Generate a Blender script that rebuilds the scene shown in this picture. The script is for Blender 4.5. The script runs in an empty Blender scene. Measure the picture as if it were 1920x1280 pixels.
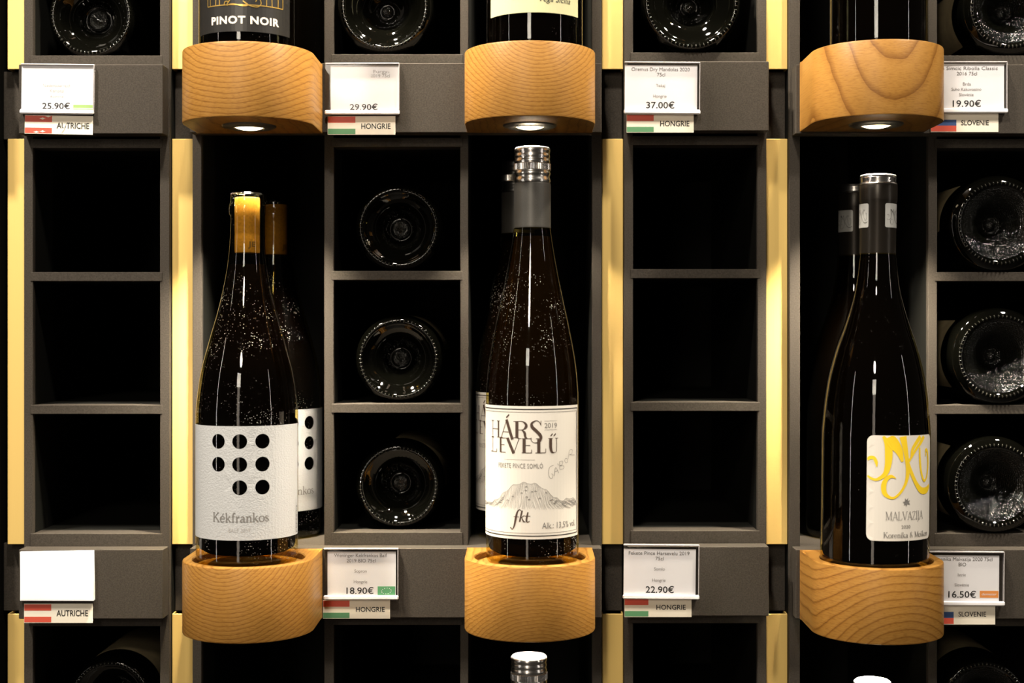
import bpy, bmesh, math, random
from mathutils import Vector, geometry
random.seed(7)
S = 0.001            # everything below is measured in millimetres
ZC = 1.5             # camera height above the floor, metres
sc = bpy.context.scene
col = sc.collection

# ---------------------------------------------------------------- camera
cam_d = bpy.data.cameras.new('camera')
cam = bpy.data.objects.new('camera', cam_d); col.objects.link(cam)
cam.location = (0, -1.2, ZC); cam.rotation_euler = (math.radians(90), 0, 0)
cam_d.sensor_width = 36; cam_d.lens = 2667 / 1920 * 36
cam_d.shift_x = -25 / 1920; cam_d.shift_y = -29 / 1920
cam_d.clip_start = 0.05
cam_d.dof.use_dof = True; cam_d.dof.focus_distance = 1.16; cam_d.dof.aperture_fstop = 5.0
sc.camera = cam

# ---------------------------------------------------------------- world, lights, exposure
w = bpy.data.worlds.new('World'); sc.world = w; w.use_nodes = True
bg = w.node_tree.nodes['Background']; bg.inputs[0].default_value = (1.0, .86, .68, 1); bg.inputs[1].default_value = .022
sc.view_settings.view_transform = 'Standard'; sc.view_settings.look = 'None'
sc.view_settings.exposure = 0.3; sc.view_settings.gamma = 1.0; sc.view_settings.use_curve_mapping = False
sc.cycles.transparent_max_bounces = 24
sc.cycles.sample_clamp_indirect = 6.0
sc.cycles.caustics_reflective = False; sc.cycles.caustics_refractive = False

def area(name, loc, target, size, energy, color, spread=180):
    l = bpy.data.lights.new(name, 'AREA'); l.shape = 'DISK'; l.size = size; l.energy = energy; l.color = color
    l.spread = math.radians(spread)
    o = bpy.data.objects.new(name, l); col.objects.link(o); o.location = loc
    o.rotation_euler = (Vector(target) - Vector(loc)).to_track_quat('-Z', 'Y').to_euler()
    return o
WARM = (1.0, .90, .76)
# ceiling track spots of the shop, in front of the rack and above head height
for i, (x, y, z, e) in enumerate([(-.80, -.55, 2.75, 37), (-.12, -.70, 2.8, 17), (.95, -.55, 2.75, 25)]):
    area('ceiling_spot', (x, y, z), (x * .55, 0, ZC), .11, e, WARM)
# the lit shop front far behind the photographer and two unseen slim strip lights added at the sides for streaks on the bottles
def panel(name, loc, target, sx, sy, energy, color):
    o = area(name, loc, target, sx, energy, color); o.data.shape = 'RECTANGLE'; o.data.size = sx; o.data.size_y = sy; return o
panel('shop_front', (-.75, -3.3, 1.35), (0, 0, ZC), .32, 2.2, 7, (1, .84, .68))
panel('shop_window', (-.75, -3.3, 2.42), (0, 0, ZC), .5, .42, 9, (1, .90, .74))
area('ceiling_spot', (-.45, -2.4, 2.62), (0, 0, ZC), .26, 9, (1, .88, .70))
panel('side_streak_light', (-2.1, -1.1, 1.6), (0, 0, ZC), .05, 1.7, 3, (1, .92, .82))
panel('side_streak_light', (2.3, -1.2, 1.6), (.2, 0, ZC), .05, 1.7, 3, (1, .92, .82))

# ---------------------------------------------------------------- materials
def mat(name):
    m = bpy.data.materials.new(name); m.use_nodes = True
    nt = m.node_tree; nt.nodes.clear()
    out = nt.nodes.new('ShaderNodeOutputMaterial')
    return m, nt, out
def N(nt, t, **kw):
    n = nt.nodes.new(t)
    for k, v in kw.items(): setattr(n, k, v)
    return n
def pbsdf(nt, out, base=(.5, .5, .5), rough=.5, metal=0, spec=.5, coat=0):
    p = N(nt, 'ShaderNodeBsdfPrincipled')
    p.inputs['Base Color'].default_value = (*base, 1); p.inputs['Roughness'].default_value = rough
    p.inputs['Metallic'].default_value = metal; p.inputs['Specular IOR Level'].default_value = spec
    p.inputs['Coat Weight'].default_value = coat
    nt.links.new(p.outputs[0], out.inputs[0]); return p
def plain(name, base, rough=.5, metal=0, spec=.5, noise=0, nscale=300, bump=0, coat=0):
    m, nt, out = mat(name); p = pbsdf(nt, out, base, rough, metal, spec, coat)
    if noise or bump:
        tc = N(nt, 'ShaderNodeTexCoord'); no = N(nt, 'ShaderNodeTexNoise')
        no.inputs['Scale'].default_value = nscale; no.inputs['Detail'].default_value = 4
        nt.links.new(tc.outputs['Object'], no.inputs['Vector'])
        if noise:
            rp = N(nt, 'ShaderNodeValToRGB')
            rp.color_ramp.elements[0].position = .3; rp.color_ramp.elements[1].position = .7
            rp.color_ramp.elements[0].color = (*[c * (1 - noise) for c in base], 1)
            rp.color_ramp.elements[1].color = (*[min(1, c * (1 + noise)) for c in base], 1)
            nt.links.new(no.outputs[0], rp.inputs[0]); nt.links.new(rp.outputs[0], p.inputs['Base Color'])
        if bump:
            b = N(nt, 'ShaderNodeBump'); b.inputs['Strength'].default_value = bump; b.inputs['Distance'].default_value = .0005
            nt.links.new(no.outputs[0], b.inputs['Height']); nt.links.new(b.outputs[0], p.inputs['Normal'])
    return m
M = {}
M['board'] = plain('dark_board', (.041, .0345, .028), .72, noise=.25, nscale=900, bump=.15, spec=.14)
M['inside'] = plain('shade_black', (.006, .006, .005), .7, spec=.1)  # near-black puts the shade inside the rack into the colour
M['wall'] = plain('black_wall', (.01, .01, .01), .8)
M['floor'] = plain('shop_floor', (.03, .027, .024), .5)
M['paper'] = plain('card_paper', (.86, .85, .85), .6, noise=.02, nscale=60)
M['paper_cream'] = plain('sticker_paper', (.80, .74, .62), .5, noise=.03, nscale=80)
M['label_white'] = plain('textured_label', (.46, .465, .47), .42, bump=.6, nscale=800)
M['label_cream'] = plain('cream_label', (.66, .62, .56), .55)
M['label_yellow'] = plain('pale_yellow_label', (.52, .50, .29), .5)
M['label_black'] = plain('black_label', (.014, .013, .012), .38)
M['label_old'] = plain('brown_label', (.30, .24, .14), .6, noise=.15, nscale=90)
M['ink'] = plain('black_ink', (.012, .011, .010), .6)
M['ink_brown'] = plain('brown_ink', (.055, .03, .02), .6)
M['ink_grey'] = plain('grey_ink', (.17, .16, .15), .6)
M['ink_faint'] = plain('faint_ink', (.42, .41, .40), .6)
M['ink_white'] = plain('white_ink', (.78, .70, .60), .5)
M['gold_ink'] = plain('gold_foil', (.62, .40, .10), .3, metal=.7)
M['yellow'] = plain('yellow_ink', (.80, .55, .015), .5)
M['red'] = plain('red_ink', (.60, .08, .045), .5)
M['green'] = plain('green_ink', (.10, .28, .13), .5)
M['bio_green'] = plain('bio_green_ink', (.12, .40, .18), .5)
M['lime'] = plain('lime_ink', (.33, .50, .16), .5)
M['blue'] = plain('blue_ink', (.035, .08, .22), .5)
M['orange'] = plain('orange_ink', (.80, .30, .07), .5)
M['silver'] = plain('silver_cap', (.80, .78, .76), .24, metal=1, bump=.05, nscale=400)
M['sleeve'] = plain('grey_capsule', (.050, .047, .042), .42, metal=.35, noise=.15, nscale=1500)
M['foil_dark'] = plain('dark_foil', (.020, .0165, .013), .30, metal=.6)
M['foil_patch'] = plain('grey_patch', (.34, .34, .33), .35, metal=.3)
M['foil_white'] = plain('white_capsule', (.80, .79, .76), .4)
M['lamp_ring'] = plain('lamp_bezel', (.16, .15, .13), .35, metal=.8)
M['wine_red'] = plain('red_wine', (.0008, .0005, .0005), .9, spec=0)
M['wine_white'] = plain('white_wine', (.0035, .0018, .0004), .9, spec=0)
M['cork'] = plain('cork', (.20, .10, .012), .8, noise=.2, nscale=500)
M['rib'] = plain('acrylic_edge_highlight', (.40, .38, .39), .12, spec=.8)  # pale grey paints in the highlight along the clear acrylic edges
M['knurl'] = plain('knurled_glass', (.012, .012, .009), .14, spec=1.0)
M['lip_white'] = plain('bright_clear_lip', (.86, .85, .88), .15, spec=.8)  # white paints in the brightness of the thick clear acrylic lip
M['glass_base'] = plain('dark_glass', (.0010, .0010, .0007), .03, spec=.38)

def brass():
    m, nt, out = mat('brushed_brass'); p = pbsdf(nt, out, (.76, .53, .17), .5, .22, .4)
    tc = N(nt, 'ShaderNodeTexCoord'); mp = N(nt, 'ShaderNodeMapping'); mp.inputs['Scale'].default_value = (900, 900, 14)
    no = N(nt, 'ShaderNodeTexNoise'); no.inputs['Scale'].default_value = 1
    b = N(nt, 'ShaderNodeBump'); b.inputs['Strength'].default_value = .12; b.inputs['Distance'].default_value = .0004
    nt.links.new(tc.outputs['Object'], mp.inputs[0]); nt.links.new(mp.outputs[0], no.inputs['Vector'])
    nt.links.new(no.outputs[0], b.inputs['Height']); nt.links.new(b.outputs[0], p.inputs['Normal']); return m
M['brass'] = brass()

def clear(name, tint, rough=.02, dust=0, ior=1.5):
    """See-through glass or plastic: Fresnel gloss over a tinted transparent sheet, with optional dust."""
    m, nt, out = mat(name)
    tr = N(nt, 'ShaderNodeBsdfTransparent'); tr.inputs[0].default_value = (*tint, 1)
    gl = N(nt, 'ShaderNodeBsdfGlossy'); gl.inputs['Roughness'].default_value = rough
    fr = N(nt, 'ShaderNodeFresnel'); fr.inputs[0].default_value = ior
    ge = N(nt, 'ShaderNodeNewGeometry')
    inv = N(nt, 'ShaderNodeMath', operation='SUBTRACT'); inv.inputs[0].default_value = 1
    mu = N(nt, 'ShaderNodeMath', operation='MULTIPLY'); mx = N(nt, 'ShaderNodeMixShader')
    L = nt.links.new
    L(ge.outputs['Backfacing'], inv.inputs[1]); L(fr.outputs[0], mu.inputs[0]); L(inv.outputs[0], mu.inputs[1])
    L(mu.outputs[0], mx.inputs[0]); L(tr.outputs[0], mx.inputs[1]); L(gl.outputs[0], mx.inputs[2])
    last = mx
    if dust:
        tc = N(nt, 'ShaderNodeTexCoord')
        vo = N(nt, 'ShaderNodeTexVoronoi'); vo.inputs['Scale'].default_value = 800
        no = N(nt, 'ShaderNodeTexNoise'); no.inputs['Scale'].default_value = 28; no.inputs['Detail'].default_value = 3
        L(tc.outputs['Object'], vo.inputs['Vector']); L(tc.outputs['Object'], no.inputs['Vector'])
        sx = N(nt, 'ShaderNodeSeparateColor'); L(vo.outputs['Color'], sx.inputs[0])
        rp = N(nt, 'ShaderNodeMapRange'); rp.inputs[1].default_value = .45; rp.inputs[2].default_value = .68
        rp.inputs[3].default_value = 0; rp.inputs[4].default_value = .23 * dust; L(no.outputs[0], rp.inputs[0])
        rr = N(nt, 'ShaderNodeMath', operation='MULTIPLY'); L(sx.outputs[0], rr.inputs[0]); L(rp.outputs[0], rr.inputs[1])
        lt = N(nt, 'ShaderNodeMath', operation='LESS_THAN'); L(vo.outputs['Distance'], lt.inputs[0]); L(rr.outputs[0], lt.inputs[1])
        df = N(nt, 'ShaderNodeBsdfDiffuse'); df.inputs[0].default_value = (.72, .69, .62, 1)
        m2 = N(nt, 'ShaderNodeMixShader'); f2 = N(nt, 'ShaderNodeMath', operation='MULTIPLY'); f2.inputs[1].default_value = .6
        L(lt.outputs[0], f2.inputs[0]); L(f2.outputs[0], m2.inputs[0]); L(mx.outputs[0], m2.inputs[1]); L(df.outputs[0], m2.inputs[2])
        last = m2
    L(last.outputs[0], out.inputs[0]); return m
M['glass_dusty'] = clear('dusty_olive_glass', (.86, .76, .40), .03, dust=1.5)
M['glass_dusty2'] = clear('dusty_green_glass', (.80, .72, .36), .03, dust=1.5)
M['glass'] = clear('olive_glass', (.80, .72, .40), .025, dust=.45)
M['acrylic'] = clear('clear_acrylic', (.97, .97, .98), .06, ior=1.42)

def stipple(scale):
    m, nt, out = mat('stippled_glass'); p = pbsdf(nt, out, (.0015, .0016, .001), .04, 0, .5)
    tc = N(nt, 'ShaderNodeTexCoord'); vo = N(nt, 'ShaderNodeTexVoronoi'); vo.inputs['Scale'].default_value = scale
    vo.inputs['Randomness'].default_value = .35
    b = N(nt, 'ShaderNodeBump'); b.inputs['Strength'].default_value = 1.0; b.inputs['Distance'].default_value = .0006; b.invert = True
    nt.links.new(tc.outputs['Object'], vo.inputs['Vector']); nt.links.new(vo.outputs['Distance'], b.inputs['Height'])
    nt.links.new(b.outputs[0], p.inputs['Normal']); return m
M['stipple'] = stipple(850)

def emit(name, c, s):
    m, nt, out = mat(name); e = N(nt, 'ShaderNodeEmission'); e.inputs[0].default_value = (*c, 1); e.inputs[1].default_value = s
    nt.links.new(e.outputs[0], out.inputs[0]); return m
M['lamp'] = emit('lamp_lens', (1, .80, .50), 5)

def wood(i, cx, cz, period, stretch=1.0, tilt=0.0, dark=1.0):
    """Oak block: growth rings around a pith that lies at (cx, cz) mm of the block, running front to back."""
    m, nt, out = mat('oak_%d' % i); p = pbsdf(nt, out, (.6, .35, .12), .42, 0, .3)
    L = nt.links.new
    tc = N(nt, 'ShaderNodeTexCoord'); mp = N(nt, 'ShaderNodeMapping'); mp.vector_type = 'POINT'
    mp.inputs['Location'].default_value = (-cx * S, 0, -cz * S * stretch)
    mp.inputs['Rotation'].default_value = (tilt, 0, 0)
    mp.inputs['Scale'].default_value = (1, 1, stretch)
    L(tc.outputs['Object'], mp.inputs[0])
    wv = N(nt, 'ShaderNodeTexWave'); wv.wave_type = 'RINGS'; wv.rings_direction = 'Y'; wv.wave_profile = 'SAW'
    wv.inputs['Scale'].default_value = 2 * math.pi / (20 * period * S)
    wv.inputs['Distortion'].default_value = 4.2; wv.inputs['Detail'].default_value = 5
    wv.inputs['Detail Scale'].default_value = .35; wv.inputs['Detail Roughness'].default_value = .55
    L(mp.outputs[0], wv.inputs['Vector'])
    r1 = N(nt, 'ShaderNodeValToRGB'); cr = r1.color_ramp
    cr.elements[0].position = 0; cr.elements[0].color = (.27 * dark, .125 * dark, .024 * dark, 1)
    cr.elements[1].position = 1; cr.elements[1].color = (.16 * dark, .063 * dark, .009 * dark, 1)
    e = cr.elements.new(.18); e.color = (.325 * dark, .160 * dark, .034 * dark, 1)
    e = cr.elements.new(.80); e.color = (.295 * dark, .140 * dark, .027 * dark, 1)
    L(wv.outputs['Color'], r1.inputs[0])
    # fine pores
    m2 = N(nt, 'ShaderNodeMapping'); m2.inputs['Scale'].default_value = (260, 60, 1500)
    no = N(nt, 'ShaderNodeTexNoise'); no.inputs['Scale'].default_value = 1; no.inputs['Detail'].default_value = 3
    L(tc.outputs['Object'], m2.inputs[0]); L(m2.outputs[0], no.inputs['Vector'])
    r2 = N(nt, 'ShaderNodeValToRGB'); r2.color_ramp.elements[0].position = .30; r2.color_ramp.elements[1].position = .52
    r2.color_ramp.elements[0].color = (.72, .66, .58, 1); r2.color_ramp.elements[1].color = (1, 1, 1, 1)
    L(no.outputs[0], r2.inputs[0])
    mx = N(nt, 'ShaderNodeMix', data_type='RGBA', blend_type='MULTIPLY'); mx.inputs[0].default_value = .8
    L(r1.outputs[0], mx.inputs[6]); L(r2.outputs[0], mx.inputs[7]); L(mx.outputs[2], p.inputs['Base Color'])
    b = N(nt, 'ShaderNodeBump'); b.inputs['Strength'].default_value = .22; b.inputs['Distance'].default_value = .0004
    ad = N(nt, 'ShaderNodeMath', operation='MULTIPLY_ADD'); ad.inputs[1].default_value = .5
    L(wv.outputs['Fac'], ad.inputs[0]); L(no.outputs[0], ad.inputs[2])
    L(ad.outputs[0], b.inputs['Height']); L(b.outputs[0], p.inputs['Normal'])
    return m

# ---------------------------------------------------------------- mesh helpers (millimetres in, metres out)
def link(name, verts, faces, m, parent=None, smooth=False, sharp=35):
    me = bpy.data.meshes.new(name); me.from_pydata([(x * S, y * S, z * S) for x, y, z in verts], [], faces); me.update()
    if m: me.materials.append(m)
    if smooth:
        me.polygons.foreach_set('use_smooth', [True] * len(me.polygons))
        me.set_sharp_from_angle(angle=math.radians(sharp))
    o = bpy.data.objects.new(name, me); col.objects.link(o)
    if parent: o.parent = parent
    return o
def thing(name, loc, label, cat, group=None, rz=0, ry=0):
    o = bpy.data.objects.new(name, None); col.objects.link(o); o.empty_display_size = .02
    o.location = (loc[0] * S, loc[1] * S, ZC + loc[2] * S); o.rotation_euler = (0, ry, rz)
    tag(o, label, cat, group); return o
def tag(o, label, cat, group=None):
    o['label'] = label; o['category'] = cat
    if group: o['group'] = group
    return o
def boxdata(x0, x1, y0, y1, z0, z1):
    v = [(x0, y0, z0), (x1, y0, z0), (x1, y1, z0), (x0, y1, z0), (x0, y0, z1), (x1, y0, z1), (x1, y1, z1), (x0, y1, z1)]
    f = [(0, 3, 2, 1), (4, 5, 6, 7), (0, 1, 5, 4), (1, 2, 6, 5), (2, 3, 7, 6), (3, 0, 4, 7)]
    return v, f
def box(name, x0, x1, y0, y1, z0, z1, m, parent=None, bev=0):
    v, f = boxdata(x0, x1, y0, y1, z0, z1)
    o = link(name, v, f, m, parent)
    if bev:
        bm = bmesh.new(); bm.from_mesh(o.data)
        bmesh.ops.bevel(bm, geom=bm.edges[:], offset=bev * S, segments=1, affect='EDGES', profile=.5)
        bm.to_mesh(o.data); bm.free()
    return o
def lathe(name, prof, m, parent=None, seg=72, sharp=35, r_mod=None):
    v, f = [], []
    rings = []
    for r, z in prof:
        if r < 1e-6:
            rings.append([len(v)]); v.append((0, 0, z))
        else:
            rings.append(list(range(len(v), len(v) + seg)))
            for i in range(seg):
                a = 2 * math.pi * i / seg; rr = r + (r_mod(i, z) if r_mod else 0)
                v.append((rr * math.cos(a), rr * math.sin(a), z))
    for A, B in zip(rings, rings[1:]):
        for i in range(seg):
            j = (i + 1) % seg
            if len(A) == 1 and len(B) == 1: continue
            if len(A) == 1: f.append((A[0], B[j], B[i]))
            elif len(B) == 1: f.append((A[i], A[j], B[0]))
            else: f.append((A[i], A[j], B[j], B[i]))
    return link(name, v, f, m, parent, True, sharp)
def spline(pts, n=6):
    """Catmull-Rom through tuples of any length."""
    out = []
    for i in range(len(pts) - 1):
        p0, p1, p2, p3 = pts[max(i - 1, 0)], pts[i], pts[i + 1], pts[min(i + 2, len(pts) - 1)]
        for k in range(n):
            t = k / n
            out.append(tuple(.5 * (2 * b + (c - a) * t + (2 * a - 5 * b + 4 * c - d) * t * t + (3 * b - a - 3 * c + d) * t ** 3)
                             for a, b, c, d in zip(p0, p1, p2, p3)))
    out.append(tuple(pts[-1])); return out

# flat graphics: lists of 2-D (u, v) verts + faces, later laid on a plane or wrapped round a bottle
class Flat:
    def __init__(s): s.v, s.f, s.l, s.n = [], [], [], 0
    def add(s, v, f):
        b = len(s.v); s.n += 1; s.l += [(s.n % 14) * .006] * len(v); s.v += v; s.f += [tuple(i + b for i in q) for q in f]; return s
    def stroke(s, pts, wd=None, curve=True, n=6):
        """pts of (u, v) or (u, v, width)."""
        P = [(p[0], p[1], p[2] if len(p) > 2 else wd) for p in pts]
        if curve and len(P) > 2: P = spline(P, n)
        elif not curve or len(P) == 2:
            Q = []
            for a, b in zip(P, P[1:]):
                k = max(1, int(math.hypot(b[0] - a[0], b[1] - a[1]) / 3))
                Q += [tuple(a[j] + (b[j] - a[j]) * t / k for j in range(3)) for t in range(k)]
            P = Q + [P[-1]]
        v = []
        for i, p in enumerate(P):
            a, b = P[max(i - 1, 0)], P[min(i + 1, len(P) - 1)]
            dx, dy = b[0] - a[0], b[1] - a[1]; l = math.hypot(dx, dy) or 1
            h = max(p[2], .02) / 2
            v += [(p[0] - dy / l * h, p[1] + dx / l * h), (p[0] + dy / l * h, p[1] - dx / l * h)]
        return s.add(v, [(2 * i, 2 * i + 1, 2 * i + 3, 2 * i + 2) for i in range(len(P) - 1)])
    def rect(s, u0, v0, u1, v1):
        return s.stroke([(u0, (v0 + v1) / 2), (u1, (v0 + v1) / 2)], abs(v1 - v0), curve=False)
    def disc(s, u, v, r, n=20):
        return s.add([(u + r * math.cos(6.28319 * i / n), v + r * math.sin(6.28319 * i / n)) for i in range(n)], [tuple(range(n))])
    def poly(s, pts): return s.add(list(pts), [tuple(range(len(pts)))])
    def text(s, t, u0, v0, width, height, bold=0.0, shear=0.0, spacing=1.0, align='L'):
        """Sans lettering fitted to a width and a cap height; v0 is the baseline."""
        cu = bpy.data.curves.new('t', 'FONT'); cu.body = 'H'; cu.offset = bold; cu.resolution_u = 3
        o = bpy.data.objects.new('t', cu); col.objects.link(o)
        me = o.to_mesh(); cap = max(q.co.y for q in me.vertices); o.to_mesh_clear()
        cu.body = t; cu.space_character = spacing; cu.shear = shear
        bpy.context.view_layer.update()
        dg = bpy.context.evaluated_depsgraph_get(); ev = o.evaluated_get(dg); me = ev.to_mesh()
        V = [(q.co.x, q.co.y) for q in me.vertices]; F = [tuple(p.vertices) for p in me.polygons]
        ev.to_mesh_clear(); bpy.data.objects.remove(o); bpy.data.curves.remove(cu)
        x0, x1 = min(a for a, _ in V), max(a for a, _ in V)
        ky = height / cap; kx = (width / (x1 - x0)) if width else ky
        off = {'L': 0, 'C': -(x1 - x0) * kx / 2}[align]
        return s.add([(u0 + off + (a - x0) * kx, v0 + b * ky) for a, b in V], F)
    def plane(s, name, m, parent, y=0):
        """Front face towards -Y."""
        return link(name, [(a, y - d, b) for (a, b), d in zip(s.v, s.l)], s._up(), m, parent)
    def wrap(s, name, m, parent, r, rot=0.0):
        vs = [((r + d) * math.sin(a / r + rot), -(r + d) * math.cos(a / r + rot), b) for (a, b), d in zip(s.v, s.l or [0] * len(s.v))]
        return link(name, vs, s._up(), m, parent)
    def _up(s):
        F = []
        for q in s.f:
            A = sum(s.v[q[i]][0] * s.v[q[(i + 1) % len(q)]][1] - s.v[q[(i + 1) % len(q)]][0] * s.v[q[i]][1] for i in range(len(q)))
            F.append(q if A > 0 else q[::-1])
        return F

def serif(F, txt, u0, v0, width, cap, weight=1.0):
    """Drawn roman lettering. Glyph units: cap height 1."""
    W = weight; T = .135 * W; H = .05 * W + .012
    def sf(x, y, half=.12): return [(x - half, y, H), (x + half, y, H)]
    def st(x, y0, y1, w=None): return [(x, y0, w or T), (x, y1, w or T)]
    o = [(.29, .61, H), (.10, .50, T * .8), (.055, .30, T), (.10, .10, T * .8), (.29, .01, H), (.48, .10, T * .8), (.525, .30, T), (.48, .50, T * .8), (.29, .61, H)]
    e = [(.49, .35, H), (.46, .52, T * .7), (.28, .61, H), (.10, .50, T * .8), (.06, .30, T), (.11, .10, T * .8), (.30, .01, H * 1.1), (.49, .13, H * .7)]
    G = {
     'K': (.84, [st(.15, 0, 1), sf(.15, .025), sf(.15, .975), [(.18, .40, H), (.62, .97, H)], [(.33, .56, T), (.70, .03, T)], sf(.70, .025), sf(.62, .975)]),
     'e': (.57, [e, [(.08, .35, H), (.49, .35, H)]]),
     'é': (.57, [e, [(.08, .35, H), (.49, .35, H)], [(.25, .72, .04), (.40, .92, T * .8)]]),
     'k': (.64, [st(.14, 0, 1, T * .9), sf(.14, .025), [(.02, .965, H), (.14, .965, H)], [(.17, .24, H), (.45, .59, H)], [(.28, .38, T * .9), (.52, .03, T * .9)], sf(.52, .025, .1), sf(.46, .595, .1)]),
     'f': (.40, [[(.16, 0, T * .9), (.16, .72, T * .9), (.24, .96, T * .7), (.40, .93, T * .8)], sf(.16, .025), [(.03, .60, H), (.34, .60, H)]]),
     'r': (.45, [st(.14, 0, .61, T * .9), sf(.14, .025), [(.02, .59, H), (.14, .59, H)], [(.18, .42, H), (.28, .58, T * .6), (.40, .55, T)]]),
     'a': (.55, [[(.09, .50, T * .7), (.24, .61, H), (.39, .46, T * .9), (.39, .08, T * .9), (.52, .03, H)], [(.37, .36, H), (.14, .27, T * .7), (.06, .13, T), (.18, .01, H), (.37, .12, H)]]),
     'n': (.64, [st(.14, 0, .61, T * .9), sf(.14, .025), [(.02, .59, H), (.14, .59, H)], [(.17, .42, H), (.31, .60, T * .6), (.48, .48, T * .9), (.48, 0, T * .9)], sf(.48, .025)]),
     'o': (.58, [o]),
     's': (.47, [[(.39, .46, T * .6), (.24, .61, H), (.08, .48, T * .8), (.23, .32, T * .9), (.41, .15, T * .8), (.24, .01, H), (.06, .14, T * .6)]]),
     'i': (.28, [st(.14, 0, .61, T * .9), sf(.14, .025), [(.02, .59, H), (.14, .59, H)], [(.14, .78, T), (.14, .90, T)]]),
     'M': (1.0, [st(.14, 0, 1, H), [(.14, .97, T), (.48, .05, T)], [(.48, .05, H), (.82, .97, H)], st(.84, 0, 1), sf(.14, .02), sf(.84, .02), sf(.12, .98, .1), sf(.86, .98, .1)]),
     'A': (.84, [[(.10, .02, H), (.42, 1.0, H)], [(.42, 1.0, T), (.74, .02, T)], [(.2, .33, H), (.62, .33, H)], sf(.10, .02), sf(.74, .02)]),
     'L': (.68, [st(.15, 0, 1), sf(.15, .98), [(.04, .02, H), (.60, .02, H)], [(.60, .02, H), (.61, .24, H)]]),
     'V': (.82, [[(.08, .98, T), (.41, 0, T)], [(.41, 0, H), (.73, .98, H)], sf(.09, .98), sf(.73, .98)]),
     'Z': (.70, [[(.08, .97, H), (.60, .97, H)], [(.58, .95, T), (.08, .05, T)], [(.06, .03, H), (.62, .03, H)], [(.62, .03, H), (.63, .22, H)], [(.08, .97, H), (.07, .80, H)]]),
     'I': (.36, [st(.18, 0, 1), sf(.18, .02), sf(.18, .98)]),
     'J': (.38, [[(.2, 1, T), (.2, .05, T), (.12, -.18, T * .7), (.0, -.2, T * .7)], sf(.2, .98)]),
     '&': (.72, [[(.66, .05, H), (.2, .65, T), (.3, .97, H), (.42, .75, H), (.1, .3, T), (.25, .02, H), (.62, .42, H)]]),
     'š': (.47, [[(.39, .46, T * .6), (.24, .61, H), (.08, .48, T * .8), (.23, .32, T * .9), (.41, .15, T * .8), (.24, .01, H), (.06, .14, T * .6)], [(.12, .9, H), (.24, .74, H)], [(.24, .74, H), (.36, .9, H)]]),
     ' ': (.34, []),
    }
    tot = sum(G[c][0] for c in txt); k = width / tot; x = 0
    for c in txt:
        for s_ in G[c][1]:
            F.stroke([(u0 + (x + p[0]) * k, v0 + p[1] * cap, p[2] * (k + cap) / 2) for p in s_], n=5)
        x += G[c][0]
    return F

def patch(name, outline, holes, m, parent, r, rot=0.0, step=3.0, vstep=12.0):
    """A paper label wrapped round a bottle; outline in (u, v) mm, circular holes as (u, v, radius)."""
    pts = [Vector(p) for p in outline]; n0 = len(pts)
    edges = [(i, (i + 1) % n0) for i in range(n0)]
    for (hu, hv, hr) in holes:
        b = len(pts)
        pts += [Vector((hu + hr * math.cos(2 * math.pi * i / 28), hv + hr * math.sin(2 * math.pi * i / 28))) for i in range(28)]
        edges += [(b + i, b + (i + 1) % 28) for i in range(28)]
    us = [p[0] for p in outline]; vs = [p[1] for p in outline]
    u = min(us) + step
    while u < max(us) - step * .5:
        v = min(vs) + 1.7
        while v < max(vs) - 1:
            if all(math.hypot(u - a, v - b) > c + 1 for a, b, c in holes) and inside(u, v, outline, 1.0): pts.append(Vector((u, v)))
            v += vstep
        u += step
    res = geometry.delaunay_2d_cdt(pts, edges, [list(range(n0))], 1, 1e-4)
    V = [(p.x, p.y) for p in res[0]]
    F = []
    for q in res[2]:
        cu = sum(V[i][0] for i in q) / len(q); cv = sum(V[i][1] for i in q) / len(q)
        if not any(math.hypot(cu - a, cv - b) < c for a, b, c in holes): F.append(tuple(q))
    fl = Flat(); fl.v = V; fl.f = F
    return fl.wrap(name, m, parent, r, rot)
def inside(u, v, poly, pad):
    us = [p[0] for p in poly]; vs = [p[1] for p in poly]
    return min(us) + pad < u < max(us) - pad and min(vs) + pad < v < max(vs) - pad
def rect_outline(u0, v0, u1, v1, rad=0, step=3.0):
    c = []
    if rad:
        for cx, cy, a0 in ((u1 - rad, v1 - rad, 0), (u0 + rad, v1 - rad, 90), (u0 + rad, v0 + rad, 180), (u1 - rad, v0 + rad, 270)):
            c += [(cx + rad * math.cos(math.radians(a0 + t)), cy + rad * math.sin(math.radians(a0 + t))) for t in (0, 22, 45, 68, 90)]
    else: c = [(u1, v1), (u0, v1), (u0, v0), (u1, v0)]
    out = []
    for a, b in zip(c, c[1:] + c[:1]):
        k = max(1, int(math.hypot(b[0] - a[0], b[1] - a[1]) / step))
        out += [(a[0] + (b[0] - a[0]) * t / k, a[1] + (b[1] - a[1]) * t / k) for t in range(k)]
    return out

# ---------------------------------------------------------------- the setting
def struct(o): o['kind'] = 'structure'; return o
def wpos(o): o.location.z += ZC; return o
struct(wpos(box('wall_back', -1500, 1700, 330, 380, -1500, 1300, M['wall'])))
struct(wpos(box('floor', -2500, 2700, -3000, 330, -1550, -1500, M['floor'])))

PX = .45                                   # mm per photo pixel on the rack's front plane
def X(px): return (px - 985) * PX
BT, BH, PITCH = -185.7, 57.6, 403.0        # fascia board: top of the lower one, height, tier pitch
DEPTH = 300
TOPZ, BOTZ = BT + 2 * PITCH + 30, -1500

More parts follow.
